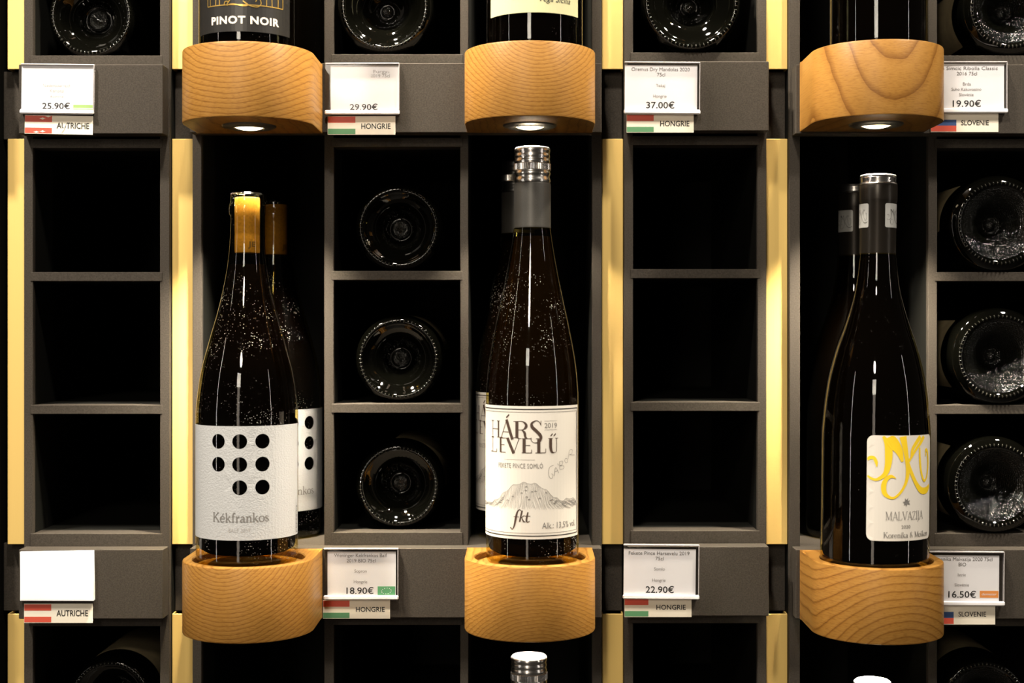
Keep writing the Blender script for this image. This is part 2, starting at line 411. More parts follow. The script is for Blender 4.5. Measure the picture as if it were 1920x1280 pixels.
def rack(label, uprights, cubbies, slots, dz, tiers=(-1, 0, 1)):
    """uprights: list of (px0, px1); cubbies / slots: list of (px0, px1) openings."""
    x0, x1 = X(uprights[0][0]), X(uprights[-1][1])
    t = thing('wine_rack', ((x0 + x1) / 2, 0, BOTZ), label, 'wine rack', 'dark rack units side by side along the wall')
    cx = (x0 + x1) / 2
    def B(name, a, b, y0, y1, z0, z1, m, bev=.4): return box(name, a - cx, b - cx, y0, y1, z0 - BOTZ, z1 - BOTZ, m, t, bev)
    for a, b in uprights:
        B('upright', X(a), X(b), 0, 6, BOTZ, TOPZ, M['board'])
        B('upright_shaded', X(a), X(b), 6, DEPTH, BOTZ, TOPZ, M['inside'], 0)  # board behind its front edge, coloured near-black for the shade inside
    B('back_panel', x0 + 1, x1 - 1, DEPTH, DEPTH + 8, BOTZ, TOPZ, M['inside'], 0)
    for k in (-1, 0, 1, 2):
        z = BT + k * PITCH + dz
        B('fascia_board', x0 + 2.0, x1 - 1.0, -18, -.2, z - BH, z, M['board'], .5)
    for k in tiers:
        z = BT + k * PITCH + dz
        for a, b in cubbies:
            A, C = X(a), X(b)
            for z0, z1 in ((0, 10.7), (111.5, 119.1), (223.5, 231.1), (335.7, 343.4)):
                e = 2.0
                B('shelf', A - e, C + e, -.6, 20, z + z0, z + z1, M['board'], .3)
                B('shelf_shaded', A, C, 20, DEPTH, z + z0, z + z1 - .02, M['inside'], 0)  # deeper part of the shelf, shade painted as near-black
        for a, b in slots:
            B('slot_floor', X(a), X(b), -.2, 60, z - 8, z, M['board'], 0); B('slot_floor_shaded', X(a), X(b), 60, DEPTH, z - 8, z, M['inside'], 0)  # rear of the slot floor is blackened to stand for shade
    return t
rack('dark rack unit cut off at the far left edge, beside the leftmost brass strip',
     [(-781, -764), (-533, -516), (-279, -262), (-25, -8)], [(-516, -279)], [(-764, -533), (-262, -25)], 0)
rack('narrow dark rack of single cubbies at the left, behind the Austrian price tags',
     [(45, 62), (300, 318)], [(62, 300)], [], 0)
rack('wide dark central rack with three lying bottles between two standing display bottles',
     [(361, 378), (608, 626), (863, 878), (1110, 1128)], [(626, 863)], [(378, 608), (878, 1110)], 1.0)
rack('narrow dark rack of empty cubbies right of the screw cap bottle',
     [(1170, 1187), (1420, 1437)], [(1187, 1420)], [], 2.5)
rack('wide dark rack at the right edge holding the yellow monogram bottle',
     [(1480, 1500), (1740, 1757), (1995, 2012), (2244, 2262)], [(1757, 1995)], [(1500, 1740), (2012, 2244)], 0)

gaps = [(8, 45, 'at the left edge of the picture'),
        (318, 361, 'left of the dotted label bottle'),
        (1128, 1170, 'right of the screw cap bottle'),
        (1437, 1480, 'left of the yellow monogram bottle'),
        ]
tn = 0
for a, b, where in gaps:
    for k, tier in ((-1, 'piece below the lower tags'), (0, 'long middle piece'), (1, 'piece above the upper tags')):
        z = BT + k * PITCH
        o = thing('brass_strip', ((X(a) + X(b)) / 2, 8, z + .5), 'brass strip ' + where + ', ' + tier, 'metal strip', 'brass strips in the gaps between the racks')
        h = (X(b) - X(a)) / 2 - .3
        # face with flanges folded back along both edges
        box('face', -h, h, -1, 1, 0, 344, M['brass'], o, .4)
        box('side_flange', -h, -h + 1.2, 1.1, 14, 0, 344, M['brass'], o)
        box('side_flange', h - 1.2, h, 1.1, 14, 0, 344, M['brass'], o)
    for k in (0, 1, 2):
        z = BT + k * PITCH; tn += 1
        struct(wpos(box('trim_%d' % tn, X(a if a > 20 else -8) + .4, X(b) - .4, 17, 50, z - BH - .3, z + .2, M['board'], None, .5)))

# ---------------------------------------------------------------- wooden bottle holders with a lamp underneath
HW, HS, HH, RR = 52.0, 46.0, 57.6, 44.0    # half width, straight length, height, recess radius
def holder_mesh(m):
    out = []                                 # outline (x, y, normal), back edge at y = 0, front at -98
    for i in range(13): out.append((HW - 2 * HW * i / 12, 0, 0, 1))
    for i in range(1, 9): out.append((-HW, -HS * i / 8, -1, 0))
    for i in range(1, 48):
        a = math.pi + math.pi * i / 48; out.append((HW * math.cos(a), -HS + HW * math.sin(a), math.cos(a), math.sin(a)))
    for i in range(8, 0, -1): out.append((HW, -HS * i / 8, 1, 0))
    n = len(out); V, F = [], []
    def loop(off, z):
        b = len(V)
        for x, y, nx, ny in out: V.append((x - nx * off, y - ny * off, z))
        return list(range(b, b + n))
    def circ(r, z):
        b = len(V)
        for x, y, nx, ny in out:
            a = math.atan2(y + HS, x); V.append((r * math.cos(a), -HS + r * math.sin(a), z))
        return list(range(b, b + n))
    L = [circ(20, 0), loop(1.2, 0), loop(.35, .35), loop(0, 1.2), loop(0, HH * .5), loop(0, HH - 1.3), loop(.4, HH - .4), loop(1.3, HH),
         circ(RR + .8, HH), circ(RR, HH - .8), circ(RR, HH - 5), circ(15, HH - 5)]
    for A, B in zip(L, L[1:]):
        for i in range(n):
            j = (i + 1) % n; F.append((A[i], A[j], B[j], B[i]))
    F.append(tuple(L[0])); F.append(tuple(L[-1][::-1]))
    F = [f[::-1] for f in F]
    return V, F
NH = [0]
def holder(x, k, dz, m, label, lamp=True, group='wooden bottle holders on the fascia boards'):
    z = BT + k * PITCH + dz
    t = thing('bottle_holder', (x, -18.3, z - HH), label, 'bottle holder', group)
    V, F = holder_mesh(m)
    link('block', V, F, m, t, True, 40)
    ring = lathe('lamp_bezel', [(11.8, -.4), (12.2, -1.6), (14, -2.6), (18, -2.2), (21, -1.2), (21.6, 0)], M['lamp_ring'], t, 48)
    ring.location = (0, -HS * S, 0)
    lens = lathe('lamp_lens', [(0, -3.6), (3, -3.5), (6.5, -3.0), (9.5, -2.2), (11.4, -1.2), (11.9, -.5)], M['lamp'] if lamp else M['lamp_ring'], ring, 40)
    if lamp:
        l = bpy.data.lights.new('holder_lamp', 'AREA'); l.shape = 'DISK'; l.size = .02; l.energy = 2.5; l.color = (1, .88, .68); l.spread = math.radians(85)
        lo = bpy.data.objects.new('holder_lamp', l); col.objects.link(lo); lo.parent = ring; lo.location = (0, 0, -.0042)
    return t
W = [wood(0, -12, 84, 3.1), wood(1, 6, -34, 2.7), wood(2, 12, -30, 6.0), wood(3, -6, 92, 3.9), wood(4, 6, 74, 2.9), wood(5, 3, 70, 11, .35, .25)]
HX = [-220.5, 3.6, 280.0]
holder(HX[0], 0, 1.0, W[0], 'oak bottle holder carrying the white bottle label with eight black dots')
holder(HX[1], 0, 2.0, W[1], 'oak bottle holder carrying the silver screw cap bottle with the hill drawing')
holder(HX[2], 0, 0.0, W[2], 'oak bottle holder carrying the yellow monogram bottle')
holder(HX[0], 1, 0.0, W[3], 'oak bottle holder with lit lamp below the black pinot noir label')
holder(HX[1], 1, 0.5, W[4], 'oak bottle holder with lit lamp above the silver screw cap, under pale yellow label')
holder(HX[2], 1, 1.5, W[5], 'oak bottle holder with lit lamp above the yellow monogram bottle')
above = 'oak bottle holder just above the picture, over the '
holder(HX[0], 2, 0, W[0], above + 'pinot noir bottle'); holder(HX[1], 2, 0, W[1], above + 'pale yellow label bottle'); holder(HX[2], 2, 0, W[2], above + 'unlabelled dark bottle at top right')
below = 'oak bottle holder just below the picture, under the '
holder(HX[1], -1, 0, W[4], below + 'lowest silver screw cap', False); holder(HX[2], -1, 0, W[5], below + 'white capsule', False)

# ---------------------------------------------------------------- standing bottles
def body_profile(pts, base_r, heel=6):
    """pts: (radius, height) from the shoulder start up to the lip; a rounded heel and punt are added below."""
    r = base_r
    low = [(0, 16), (8, 14.5), (16, 9), (23, 4), (r - 9, .8), (r - 6.5, 0), (r - 3.5, .5), (r - 1.2, 2.4), (r - .2, heel), (r, heel + 4)]
    low = low[:1] + spline(low[1:], 3)
    up = spline(pts, 7)
    return low, up
def inner(pts, h0, h1, gap):
    P = [(max(r - gap, 1), h) for r, h in spline(pts, 5) if h0 < h < h1]
    r0 = P[0][0] if P else 30
    top = P[-1][0]
    return [(0, h0 - 4), (r0 - 6, h0 - 4), (r0 - 1, h0 - 1), (r0, h0 + 2)] + P[1:] + [(0, P[-1][1])]
BY = -18.3 - HS

PROF_K = [(40.1, 10), (40.1, 60), (40.1, 112), (39.7, 127), (36.3, 152.7), (29.9, 178), (22.6, 204), (17.1, 229.6), (14.3, 251), (13.3, 270), (13.2, 277)]
def dotted(x, y, z, rot, label):
    t = thing('wine_bottle', (x, y, z), label, 'wine bottle', 'bottles with the dotted white label')
    low, up = body_profile(PROF_K, 40.1)
    lathe('glass', low + up[1:] + [(14.3, 278.5), (14.6, 282), (14.4, 286), (13.6, 287.5), (13.2, 289.5), (13.4, 292), (13.0, 294.5), (11.5, 295.8), (9.3, 295.2), (9.3, 293.5)], M['glass_dusty'], t, 80)
    lathe('wine', inner(PROF_K, 15, 240, 2.2), M['wine_red'], t, 64)
    c = lathe('cork', [(0, 248), (9.6, 248), (9.9, 249), (9.9, 262), (9.7, 263), (9.9, 264), (9.9, 291), (9.5, 292), (0, 292)], M['cork'], t, 40)
    f = Flat().text('JE', 2.5, 252.5, 6.5, 4.2, .02); f.wrap('cork_print', M['ink_brown'], c, 10.05, rot)
    o = patch('label', rect_outline(-92, 24.5, 62, 112.5), [(u, v, 5.75) for v in (100.7, 83, 65.2) for u in (-15.5, 2, 19.6) if not (v < 70 and u < -10)], M['label_white'], t, 40.45, rot)
    f = Flat(); serif(f, 'Kékfrankos', -20.6, 38.7, 45.6, 7.2, 1.0); f.wrap('name_lettering', M['ink_grey'], o, 40.62, rot)
    f = Flat().text('BALF 2019', -6.8, 31.1, 17, 3.0, 0, spacing=1.15); f.wrap('small_lettering', M['ink_faint'], o, 40.62, rot)
    f = Flat()
    for i in range(20): f.rect(56.2, 26 + i * 1.1, 60, 26.4 + i * 1.1 + (.3 if i % 3 == 0 else 0))
    f.wrap('barcode', M['ink_grey'], o, 40.62, rot)
    return t
z0 = BT - 5
dotted(-222, BY, z0 + 1.0, 0, 'wine bottle with corked neck and white label with eight black dots, on oak holder')
dotted(-221, 62, BT + 1.0, math.radians(27), 'bottle half hidden behind the front dotted label bottle, inside the dark slot')

PROF_H = [(37.0, 10), (37.0, 60), (37.0, 127), (36.6, 140), (34.6, 161), (29.9, 187), (24.5, 212.5), (19.4, 238), (15.2, 264), (14.4, 272), (14.0, 290), (13.5, 315)]
def screwcap(x, y, z, rot, label, dull=False, full=True):
    t = thing('wine_bottle', (x, y, z), label, 'wine bottle', 'tall screw cap bottles')
    low, up = body_profile(PROF_H, 37.0)
    lathe('glass', low + up[1:] + [(13, 318), (0, 318)], M['glass_dusty2'], t, 80)
    lathe('wine', inner(PROF_H, 13, 262, 2.0), M['wine_white'], t, 64)
    lathe('sleeve', [(14.75, 266.5), (14.9, 267), (14.75, 268), (14.75, 301), (14.4, 302.5), (13.5, 302.6)], M['sleeve'], t, 56)
    cap = lathe('cap', [(13.2, 302.8), (14.4, 302.9), (14.75, 304), (14.5, 305.5), (14.0, 307), (14.0, 308), (14.5, 309), (14.75, 310), (14.5, 311), (14.1, 312),
                  (14.1, 318.2), (14.4, 319), (14.5, 320), (14.2, 321), (13.9, 322), (14.2, 323), (14.4, 324), (14.1, 325.2), (13.9, 326), (14.3, 327), (14.5, 328.6),
                  (14.2, 330), (13.4, 330.9), (12.0, 331.2), (0, 331.2)], M['silver'], t, 64, 50)
    lathe('knurled_band', [(14.1, 312.2), (14.7, 312.8), (14.7, 317.6), (14.1, 318.2)], M['silver'], cap, 120, 20, lambda i, h: .22 * (1 if i % 2 else -1))
    if not full: return t
    o = patch('label', rect_outline(-69, 24, 47.5, 126.8), [], M['label_cream'], t, 37.35, rot)
    R1 = 37.5
    f = Flat()
    f.rect(-67.5, 124.0, 45.8, 124.7); f.rect(-67.5, 26.2, 45.8, 26.9)
    f.stroke([(45.4, 26.2), (45.4, 124.7)], .7, False)
    f.rect(-66, 122.0, 44, 122.25); f.rect(-66, 28.6, 44, 28.85); f.stroke([(43.9, 28.7), (43.9, 122.1)], .3, False)
    f.wrap('border_lines', M['ink'], o, R1, rot)
    f = Flat(); h = .45
    def s(*p, w=h, c=False): f.stroke(list(p), w, c)
    def hb(u, v, d=2.0): f.rect(u - d, v - .22, u + d, v + .22)
    T = 2.4
    # H
    s((-36.8, 102), (-36.8, 115)); s((-29.6, 102), (-29.6, 115), w=1.5); s((-36.8, 108.6), (-29.6, 108.6)); [hb(u, v, 1.6) for u in (-36.8, -29.6) for v in (102.2, 114.8)]
    # A with accent, its right leg running on down
    s((-26.6, 102), (-21.2, 116)); s((-21.4, 116.2), (-16.2, 101), w=T); s((-25, 106.6), (-19.5, 106.6)); hb(-26.6, 102.2, 1.5)
    s((-21.6, 117.6), (-19.0, 120.2), w=1.0)
    # R
    s((-12.4, 102.2), (-12.4, 115.2), w=T); f.stroke([(-12.4, 115, h), (-8, 115, h * 1.5), (-5.2, 112.8, T * .8), (-5.4, 110.4, T * .8), (-8, 108.6, h), (-12.4, 108.5, h)])
    f.stroke([(-8.6, 108.4, h), (-6.4, 106.5, T * .8), (-5.6, 103, T * .7), (-4, 102, h)]); hb(-13, 102.3, 2.2); hb(-14, 115, 1.2)
    # S
    f.stroke([(6.2, 112.6, h), (5.0, 114.9, h), (2.4, 115.6, h * 1.3), (-.6, 113.6, T * .7), (-.2, 110.6, T), (3.0, 107.6, T), (6.3, 103.6, T), (5.4, 99.6, T * .6), (2, 98.6, h), (-.8, 100.0, h), (-1.2, 102.6, h)]); s((6.4, 112), (6.5, 115.6))
    # second line L E V E L U
    s((-36.8, 90.6), (-36.8, 102)); hb(-36.8, 101.8, 1.8); s((-39.2, 90.8), (-31.6, 90.8)); s((-31.6, 90.8), (-31.4, 93.2))
    s((-27.2, 90.6), (-27.2, 102), w=T * .7); [hb(-25.2, v, 3.0) for v in (90.8, 101.8)]; hb(-25, 96.6, 1.8)
    s((-20.6, 102), (-15.0, 90.2), w=T); s((-15.0, 90.2), (-10.6, 101.8)); hb(-20.8, 101.8, 1.8); hb(-10.4, 101.8, 1.6)
    s((-6.6, 90.6), (-6.6, 102), w=T); [hb(-4.6, v, 3.8) for v in (90.8, 101.8)]; hb(-3.8, 96.6, 2.0); s((-.8, 90.8), (-.7, 93.4))
    s((4.8, 90.6), (4.8, 101.4), w=T); hb(4.8, 101.8, 2.2); s((2.2, 90.8), (10.2, 90.8)); s((10.2, 90.8), (10.4, 94))
    f.stroke([(14.4, 101.8, T), (14.4, 95, T), (15.4, 91.4, T * .7), (17.6, 90.8, h), (19.4, 92.4, h), (19.5, 101.8, h)]); hb(14.2, 101.8, 1.9); hb(19.6, 101.8, 1.4)
    s((14.4, 103.6), (16.0, 105.4), w=.9); s((17.0, 103.6), (18.8, 105.4), w=.9)
    f.wrap('title_lettering', M['ink_brown'], o, R1, rot)
    f = Flat().text('2019', 9.4, 110.0, 10.4, 3.7, 0); f.rect(9.4, 115.2, 19.8, 115.4); f.rect(9.4, 108.3, 19.8, 108.5)
    f.rect(-23.3, 85.3, 1.8, 85.5); f.text('FEKETE PINCE SOMLÓ', -29.3, 78.9, 37.4, 3.5, 0, spacing=1.1)
    f.text('Alk.: 13,5% vol.', 7.4, 32.2, 33.4, 4.6, 0); f.wrap('small_lettering', M['ink_grey'], o, R1, rot)
    # logo fkt
    f = Flat()
    f.stroke([(-17.9, 32.9, 1.1), (-16.2, 31.6, .6), (-14.6, 34.4, 1.2), (-13.2, 40.5, 1.7), (-12, 45, 1.2), (-10.2, 46.9, .6), (-9.2, 45.9, .8)])
    f.stroke([(-15, 41.2), (-10.8, 41.2)], .4, False)
    f.stroke([(-8.2, 46.2, 1.2), (-10.2, 37.4, 1.2)], None, False); f.stroke([(-9.2, 40.4, .4), (-6.4, 42.6, .5)], None, False); f.stroke([(-8.6, 41, .6), (-7.2, 38, 1.1), (-5.6, 37.6, .4)])
    f.stroke([(-3.6, 45, 1.0), (-4.8, 39, 1.3), (-4.0, 37.4, .7), (-2.2, 38.2, .4)]); f.stroke([(-6.2, 42), (-1.8, 42)], .4, False)
    f.wrap('monogram_fkt', M['ink_brown'], o, R1, rot)
    # handwriting
    f = Flat()
    for pts in ([(17, 81), (13.6, 79.5), (12.6, 75), (13.6, 71.5), (15.6, 71), (16.4, 73.5), (15.0, 74.4)], [(17.6, 72.5), (18.6, 79), (21.6, 74.6)], [(17.6, 75.6), (20.8, 76.6)], [(20.4, 82), (21.4, 80.6)],
                [(22.4, 77.5), (22.2, 83.4)], [(22.2, 83.4), (25.2, 83.6), (24.6, 81), (22.6, 80.4), (26.4, 79.8), (26.2, 77.8), (22.6, 77.4)], [(28.2, 85.6), (30.4, 85), (30.6, 82.8), (28.6, 82.2), (27.4, 83.8), (28.2, 85.6)],
                [(31.4, 85), (33.0, 91.5), (37, 91.6), (36, 88.8), (33.0, 88.2), (40.4, 87.4)]):
        f.stroke(pts, .28)
    f.wrap('signature', M['ink_grey'], o, R1, rot)
    # hill drawing: flowing contour lines below a ridge
    rnd = random.Random(3); f = Flat()
    def ridge(u):
        return 50 + 17.5 * math.exp(-abs((u + 5) / 22.0) ** 2.6) + 4.0 * math.exp(-((u - 34) / 9.0) ** 2) + .8 * math.sin(u * .7)
    n = 128
    for i in range(n):
        u0 = -52 + 94 * i / (n - 1); top = ridge(u0); bot = 49 - 2.5 * rnd.random() if abs(u0) < 30 else 50 - 3 * rnd.random()
        pts = []; ph = rnd.random() * 6; lean = (u0 + 8) * .20
        for q in range(7):
            a = q / 6; pts.append((u0 + lean * a * a * 1.4 + .55 * math.sin(ph * .25 + u0 * .5 + a * 7), top + (bot - top) * a))
        f.stroke(pts, .15, n=3)
    for q in range(26):
        u = -34 + 66 * rnd.random(); v = 51 + (ridge(u) - 53) * rnd.random(); f.stroke([(u, v), (u + .9, v + .5), (u + 1.8, v)], .45, n=2)
    for q in range(18):
        u = 22 + 18 * rnd.random(); v = 47 + 5 * rnd.random(); f.stroke([(u, v), (u + 2.4, v + 1.2), (u + 5, v + .6)], .17, n=2)
    f.stroke([(u, ridge(u)) for u in range(-52, 43, 3)], .22)
    f.v = [(min(a, 43.2), b) for a, b in f.v]
    f.wrap('hill_drawing', M['ink_grey'], o, R1, rot)
    return t
screwcap(5.6, BY, z0 + 2.0, 0, 'tall bottle with silver screw cap and cream label showing a hill drawing')
screwcap(-6.5, 62, BT + 1.0, math.radians(-20), 'bottle mostly hidden behind the tall screw cap bottle, its cream label edge showing at left')
screwcap(3.0, BY, z0 - PITCH + 0.0, 2.4, 'bottle at bottom centre showing only its silver screw cap below the oak holder')

PROF_M = [(42.6, 10), (42.6, 60), (42.6, 100), (41.9, 114), (40.1, 133.5), (37.1, 152.7), (31.6, 174), (24.3, 195.4), (18, 219), (14.6, 246), (14.0, 262), (13.6, 290), (13.3, 302)]
MONO = [
 [(-4.6, 106, 2), (-1.2, 100, 5), (-.3, 93, 6), (-.8, 84, 5), (-3, 77, 3.6), (-8.8, 72.8, 2.2), (-13, 73.3, 1.8), (-16.3, 75.5, 1.4)],
 [(-16.5, 87.5, 1.8), (-14.5, 89.3, 2.6), (-11.5, 89.2, 2.6), (-9.7, 86, 2.4), (-9.3, 82.5, .7)],
 [(-1, 106, 7), (3.6, 100.5, 8.5), (8, 94.5, 6), (10.8, 86.5, 2)],
 [(11, 106, 6), (13, 97, 4.5), (14.8, 87.2, 3.6), (15.6, 78, 3.5), (13.8, 70, 2.5), (9.7, 63.3, 2), (4.6, 59, 1.8), (.5, 59.2, 2.2), (-3.2, 62.4, 3.6), (-3.9, 68.2, 4), (-2, 73, 3.2), (1.6, 75.3, 2.6), (5.5, 73.8, .6)],
 [(18.2, 88, 1), (20, 96, 2.6), (25.3, 102.5, 3.5), (28.6, 105.6, 3.6)],
 [(15.5, 85.5, 2), (22.6, 94.7, 2.2), (29, 101, 3), (33, 105.4, 3.2)],
 [(16, 85, 2.5), (18.7, 78.4, 3), (23.9, 69.5, 3.5), (30, 63.8, 5), (38, 63.5, 5), (43.5, 67, 3)],
 [(27.5, 97, 1.5), (28, 88, 2.2), (29.5, 79, 2.2), (33.5, 71.2, 2), (38, 73.5, 2), (40.5, 82, 2.4), (39.5, 92, 2.4), (36.5, 95, 2.2), (36, 90, .8)]]
def monogram(x, y, z, rot, label, ry=0, patches=True, with_label=True):
    t = thing('wine_bottle', (x, y, z), label, 'wine bottle', 'dark bottles with the yellow monogram', ry=ry)
    low, up = body_profile(PROF_M, 42.6)
    lathe('glass', low + up[1:] + [(13.2, 304), (0, 304)], M['glass'], t, 80)
    lathe('wine', inner(PROF_M, 9, 252, 1.6), M['wine_red'], t, 64)
    cap = lathe('capsule', [(14.35, 247.6), (14.4, 248), (14.35, 288), (15.0, 290), (15.15, 292), (15.15, 302.5), (14.9, 303.2)], M['foil_dark'], t, 56)
    lathe('rim', [(14.9, 303.2), (15.1, 303.6), (14.8, 304.2), (14.1, 304.6), (14.0, 307.2), (14.35, 308), (14.2, 308.8), (13.9, 309.2), (14.2, 310), (13.8, 310.9), (12.6, 311.2), (0, 311)], M['silver'], cap, 56)
    if patches:
        for q in range(3):
            a = math.radians(43 + 120 * q) + rot
            pa = patch('patch', rect_outline(-8.6, 268.6, 8.6, 287.6, 1.5, 1.2), [], M['foil_patch'], cap, 14.55, a, 1.4, 3.0)
            f = Flat()
            for st in MONO: f.stroke([((u - 12) * .25, 276 + (v - 78) * .25, max(.16, ww * .075)) for u, v, ww in st], n=4)
            f.wrap('patch_monogram', M['ink'], pa, 14.68, a)
    if with_label:
        o = patch('label', rect_outline(-16.7, 25.5, 46, 106.6, 5), [], M['label_cream'], t, 42.95, rot)
        f = Flat()
        for st in MONO: f.stroke(st)
        for i, (a, b) in enumerate(f.v): f.v[i] = (max(-16.5, min(45.8, a)), min(106.4, b))
        f.wrap('yellow_monogram', M['yellow'], o, 43.15, rot)
        f = Flat(); serif(f, 'MALVAZIJA', -2.4, 41.6, 35, 6.6, .6); f.text('2020', 10.5, 35.2, 8, 2.4)
        leaf = [(0, -3.2), (.7, -1.2), (3.4, -1.6), (2.2, .2), (3.4, 1.6), (1.2, 1.2), (1.6, 3.6), (0, 2), (-1.4, 3.4), (-1.2, 1), (-3.2, .6), (-1.8, -.6), (-2.2, -2.2), (-.6, -1.4)]
        f.poly([(14.6 + a, 55 + b) for a, b in leaf])
        f.wrap('name_lettering', M['ink_grey'], o, 43.15, rot)
        f = Flat(); serif(f, 'Korenika & Moškon', -3.8, 28.0, 44, 4.4, .9); f.wrap('maker_lettering', M['ink_grey'], o, 43.15, rot)
    return t
monogram(278.5, BY, z0, 0, 'dark bottle with black capsule and cream label bearing a large yellow monogram', ry=math.radians(.6))
monogram(292, 62, BT, math.radians(-95), 'bottle half hidden behind the yellow monogram bottle, its capsule patch showing at left', with_label=False)
def whitecap(x, y, z, label):
    t = thing('wine_bottle', (x, y, z), label, 'wine bottle')
    low, up = body_profile(PROF_M, 42.6)
    lathe('glass', low + up[1:] + [(13.2, 304), (0, 304)], M['glass'], t, 64); lathe('wine', inner(PROF_M, 9, 252, 1.6), M['wine_red'], t, 48)
    lathe('capsule', [(14.4, 248), (14.4, 288), (15.0, 290), (15.1, 307), (14.4, 310), (12.8, 311.2), (0, 311.4)], M['foil_white'], t, 56)
whitecap(277, BY, z0 - PITCH, 'bottle at bottom right showing only the top of its white capsule')

# bordeaux bottles of the upper row
def bordeaux(r):
    return [(r, 10), (r, 90), (r, 185), (r - .6, 194), (r - 5, 208), (r - 15, 222), (15.6, 236), (14.2, 250), (13.6, 275), (13.4, 288)]
def upper(x, y, z, r, label, group=None):
    t = thing('wine_bottle', (x, y, z), label, 'wine bottle', group)
    P = bordeaux(r); low, up = body_profile(P, r)
    lathe('glass', low + up[1:] + [(14.6, 289), (14.6, 296), (13.8, 298), (13, 300), (0, 300)], M['glass'], t, 72)
    lathe('wine', inner(P, 9, 245, 1.6), M['wine_red'], t, 56)
    lathe('capsule', [(14.2, 232), (14.5, 250), (14.0, 286), (14.8, 290), (14.8, 300), (14, 301), (0, 301)], M['foil_dark'], t, 48)
    return t
z1 = BT + PITCH - 5
t = upper(-222, BY, z1, 37.8, 'bottle with black label lettered pinot noir in white, top left')
o = patch('label', rect_outline(-41, 15, 47, 112), [], M['label_black'], t, 38.15)
f = Flat().text('PINOT NOIR', -22.8, 21.2, 56.6, 5.8, .035, spacing=1.12); f.wrap('name_lettering', M['ink_white'], o, 38.35)
f = Flat(); g = .75
f.stroke([(-27.2, 80), (-27.2, 35.6)], g, False); f.stroke([(-27.2, 35.6), (37.8, 35.6)], g, False); f.stroke([(37.8, 35.6), (37.8, 80)], g, False)
for u in (-15, 22.5): f.stroke([(u, 35.6), (u, 80)], g, False)
for u in (-21.4, 30): f.stroke([(u - 2.8, 36), (u - 2.8, 42), (u - 1.6, 44.2), (u, 44.9), (u + 1.6, 44.2), (u + 2.8, 42), (u + 2.8, 36)], g)
for pts in ([(-11, 35.2), (-10, 38.2), (-7.4, 38.0), (-8.4, 36.2), (-4, 41.4), (2, 42.4), (6, 41.6), (8.6, 45)], [(-8.6, 35.2), (-4, 36.2), (4, 34.8), (8, 35.6), (4, 38.6)], [(4.6, 38), (9, 35.2), (15, 34.4), (18, 37), (17, 41), (14.6, 46)], [(13.6, 38.4), (14.6, 40), (16, 46)]):
    f.stroke(pts, g)
f.wrap('gold_drawing', M['gold_ink'], o, 38.35)
t = upper(7.5, BY, z1 + .5, 38.4, 'dark bottle with pale yellow label lettered in italics, top centre')
o = patch('label', rect_outline(-43, 29, 41, 118), [], M['label_yellow'], t, 38.75)
f = Flat().text('Vega Sicilia', 3.6, 37.6, 27, 4.4, 0, shear=.35); f.text('TEMPOS', -19, 39.6, 22, 5.0, 0)
f.wrap('lettering', M['ink'], o, 38.95)
upper(281.5, BY, z1 + 1.5, 38.4, 'dark bottle without visible label standing on the top right oak holder')
upper(-214, 60, BT + PITCH + 1, 38.4, 'dark bottle in shade behind the pinot noir bottle, top left slot')

# ---------------------------------------------------------------- lying bottles, bases to the front
def lying(px, py, dist, r, ring, style, k_shelf, label, label_a=None, nub=7.0, group='bottles lying in the cubbies with their bases to the front', roll=0):
    """px, py: centre of the base as measured, put at its own distance; it rests on its shelf."""
    x = (px - 985) * dist / 2667
    t = thing('wine_bottle', (x, dist - 1200, k_shelf + r), label, 'wine bottle', group)
    t.rotation_euler = (math.radians(-90), math.radians(roll), 0)
    body = [(ring - 3.2, 1.6), (ring - 1.6, .4), (ring, 0), (ring + 1.8, .6), (r - 1.2, 3.6), (r - .3, 7), (r, 11), (r, 90), (r, 180), (r - 1, 190), (r - 6, 204), (15, 228), (14, 250), (13.6, 278), (0, 278)]
    lathe('glass', spline(body[:7], 4)[:-1] + body[6:], M['glass_base'], t, 80)
    d = 26
    if style == 'stipple':
        P = [(0, d - 4), (2.5, d - 3.7), (4.2, d - 2), (5, d + 1), (6, d + 1.5), (9, d - 1), (14, 18), (20, 9), (ring - 7, 3.6), (ring - 3.2, 1.6)]
    else:
        P = [(0, d - 6), (nub * .5, d - 5.4), (nub * .85, d - 4), (nub, d - 1.6), (nub + 1.5, d - 1.4), (nub + 4, d - 4.2), (15.5, 16), (20.5, 8.8), (ring - 6.5, 4), (ring - 3.2, 1.6)]
    if style == 'stipple':
        lathe('punt', spline(P, 4), M['stipple'], t, 80, 60)
    else:
        Q = spline(P, 4); cut = 12
        lathe('punt_nub', Q[:cut + 1], M['stipple'], t, 48, 60); lathe('punt', Q[cut:], M['glass_base'], t, 80, 60)
    # knurled bearing ring
    V, F = [], []; n = 62 if ring < 34 else 68
    for i in range(n):
        a = 2 * math.pi * i / n; ca, sa = math.cos(a), math.sin(a)
        def P3(dr, dt, dz): return ((ring + dr) * ca - dt * sa, (ring + dr) * sa + dt * ca, dz)
        b = len(V); V.append(P3(0, 0, -1.4))
        for q in range(2):
            for j in range(8):
                th = 2 * math.pi * j / 8; el = (.6, 1.0)[q]; V.append(P3(1.7 * el * math.cos(th), .75 * el * math.sin(th), (-1.05, .35)[q]))
        for j in range(8):
            j2 = (j + 1) % 8; F += [(b, b + 1 + j, b + 1 + j2), (b + 1 + j, b + 9 + j, b + 9 + j2, b + 1 + j2)]
    kn = link('knurled_ring', V, [q[::-1] for q in F], M['knurl'], t, True, 179); kn['kind'] = 'stuff'
    if label_a:
        a0, a1, m, h0, h1 = label_a; a0, a1 = 180 - a1, 180 - a0
        o = patch('label', rect_outline(math.radians(a0) * r, h0, math.radians(a1) * r, h1, 3), [], M[m], t, r + .3)
    return t
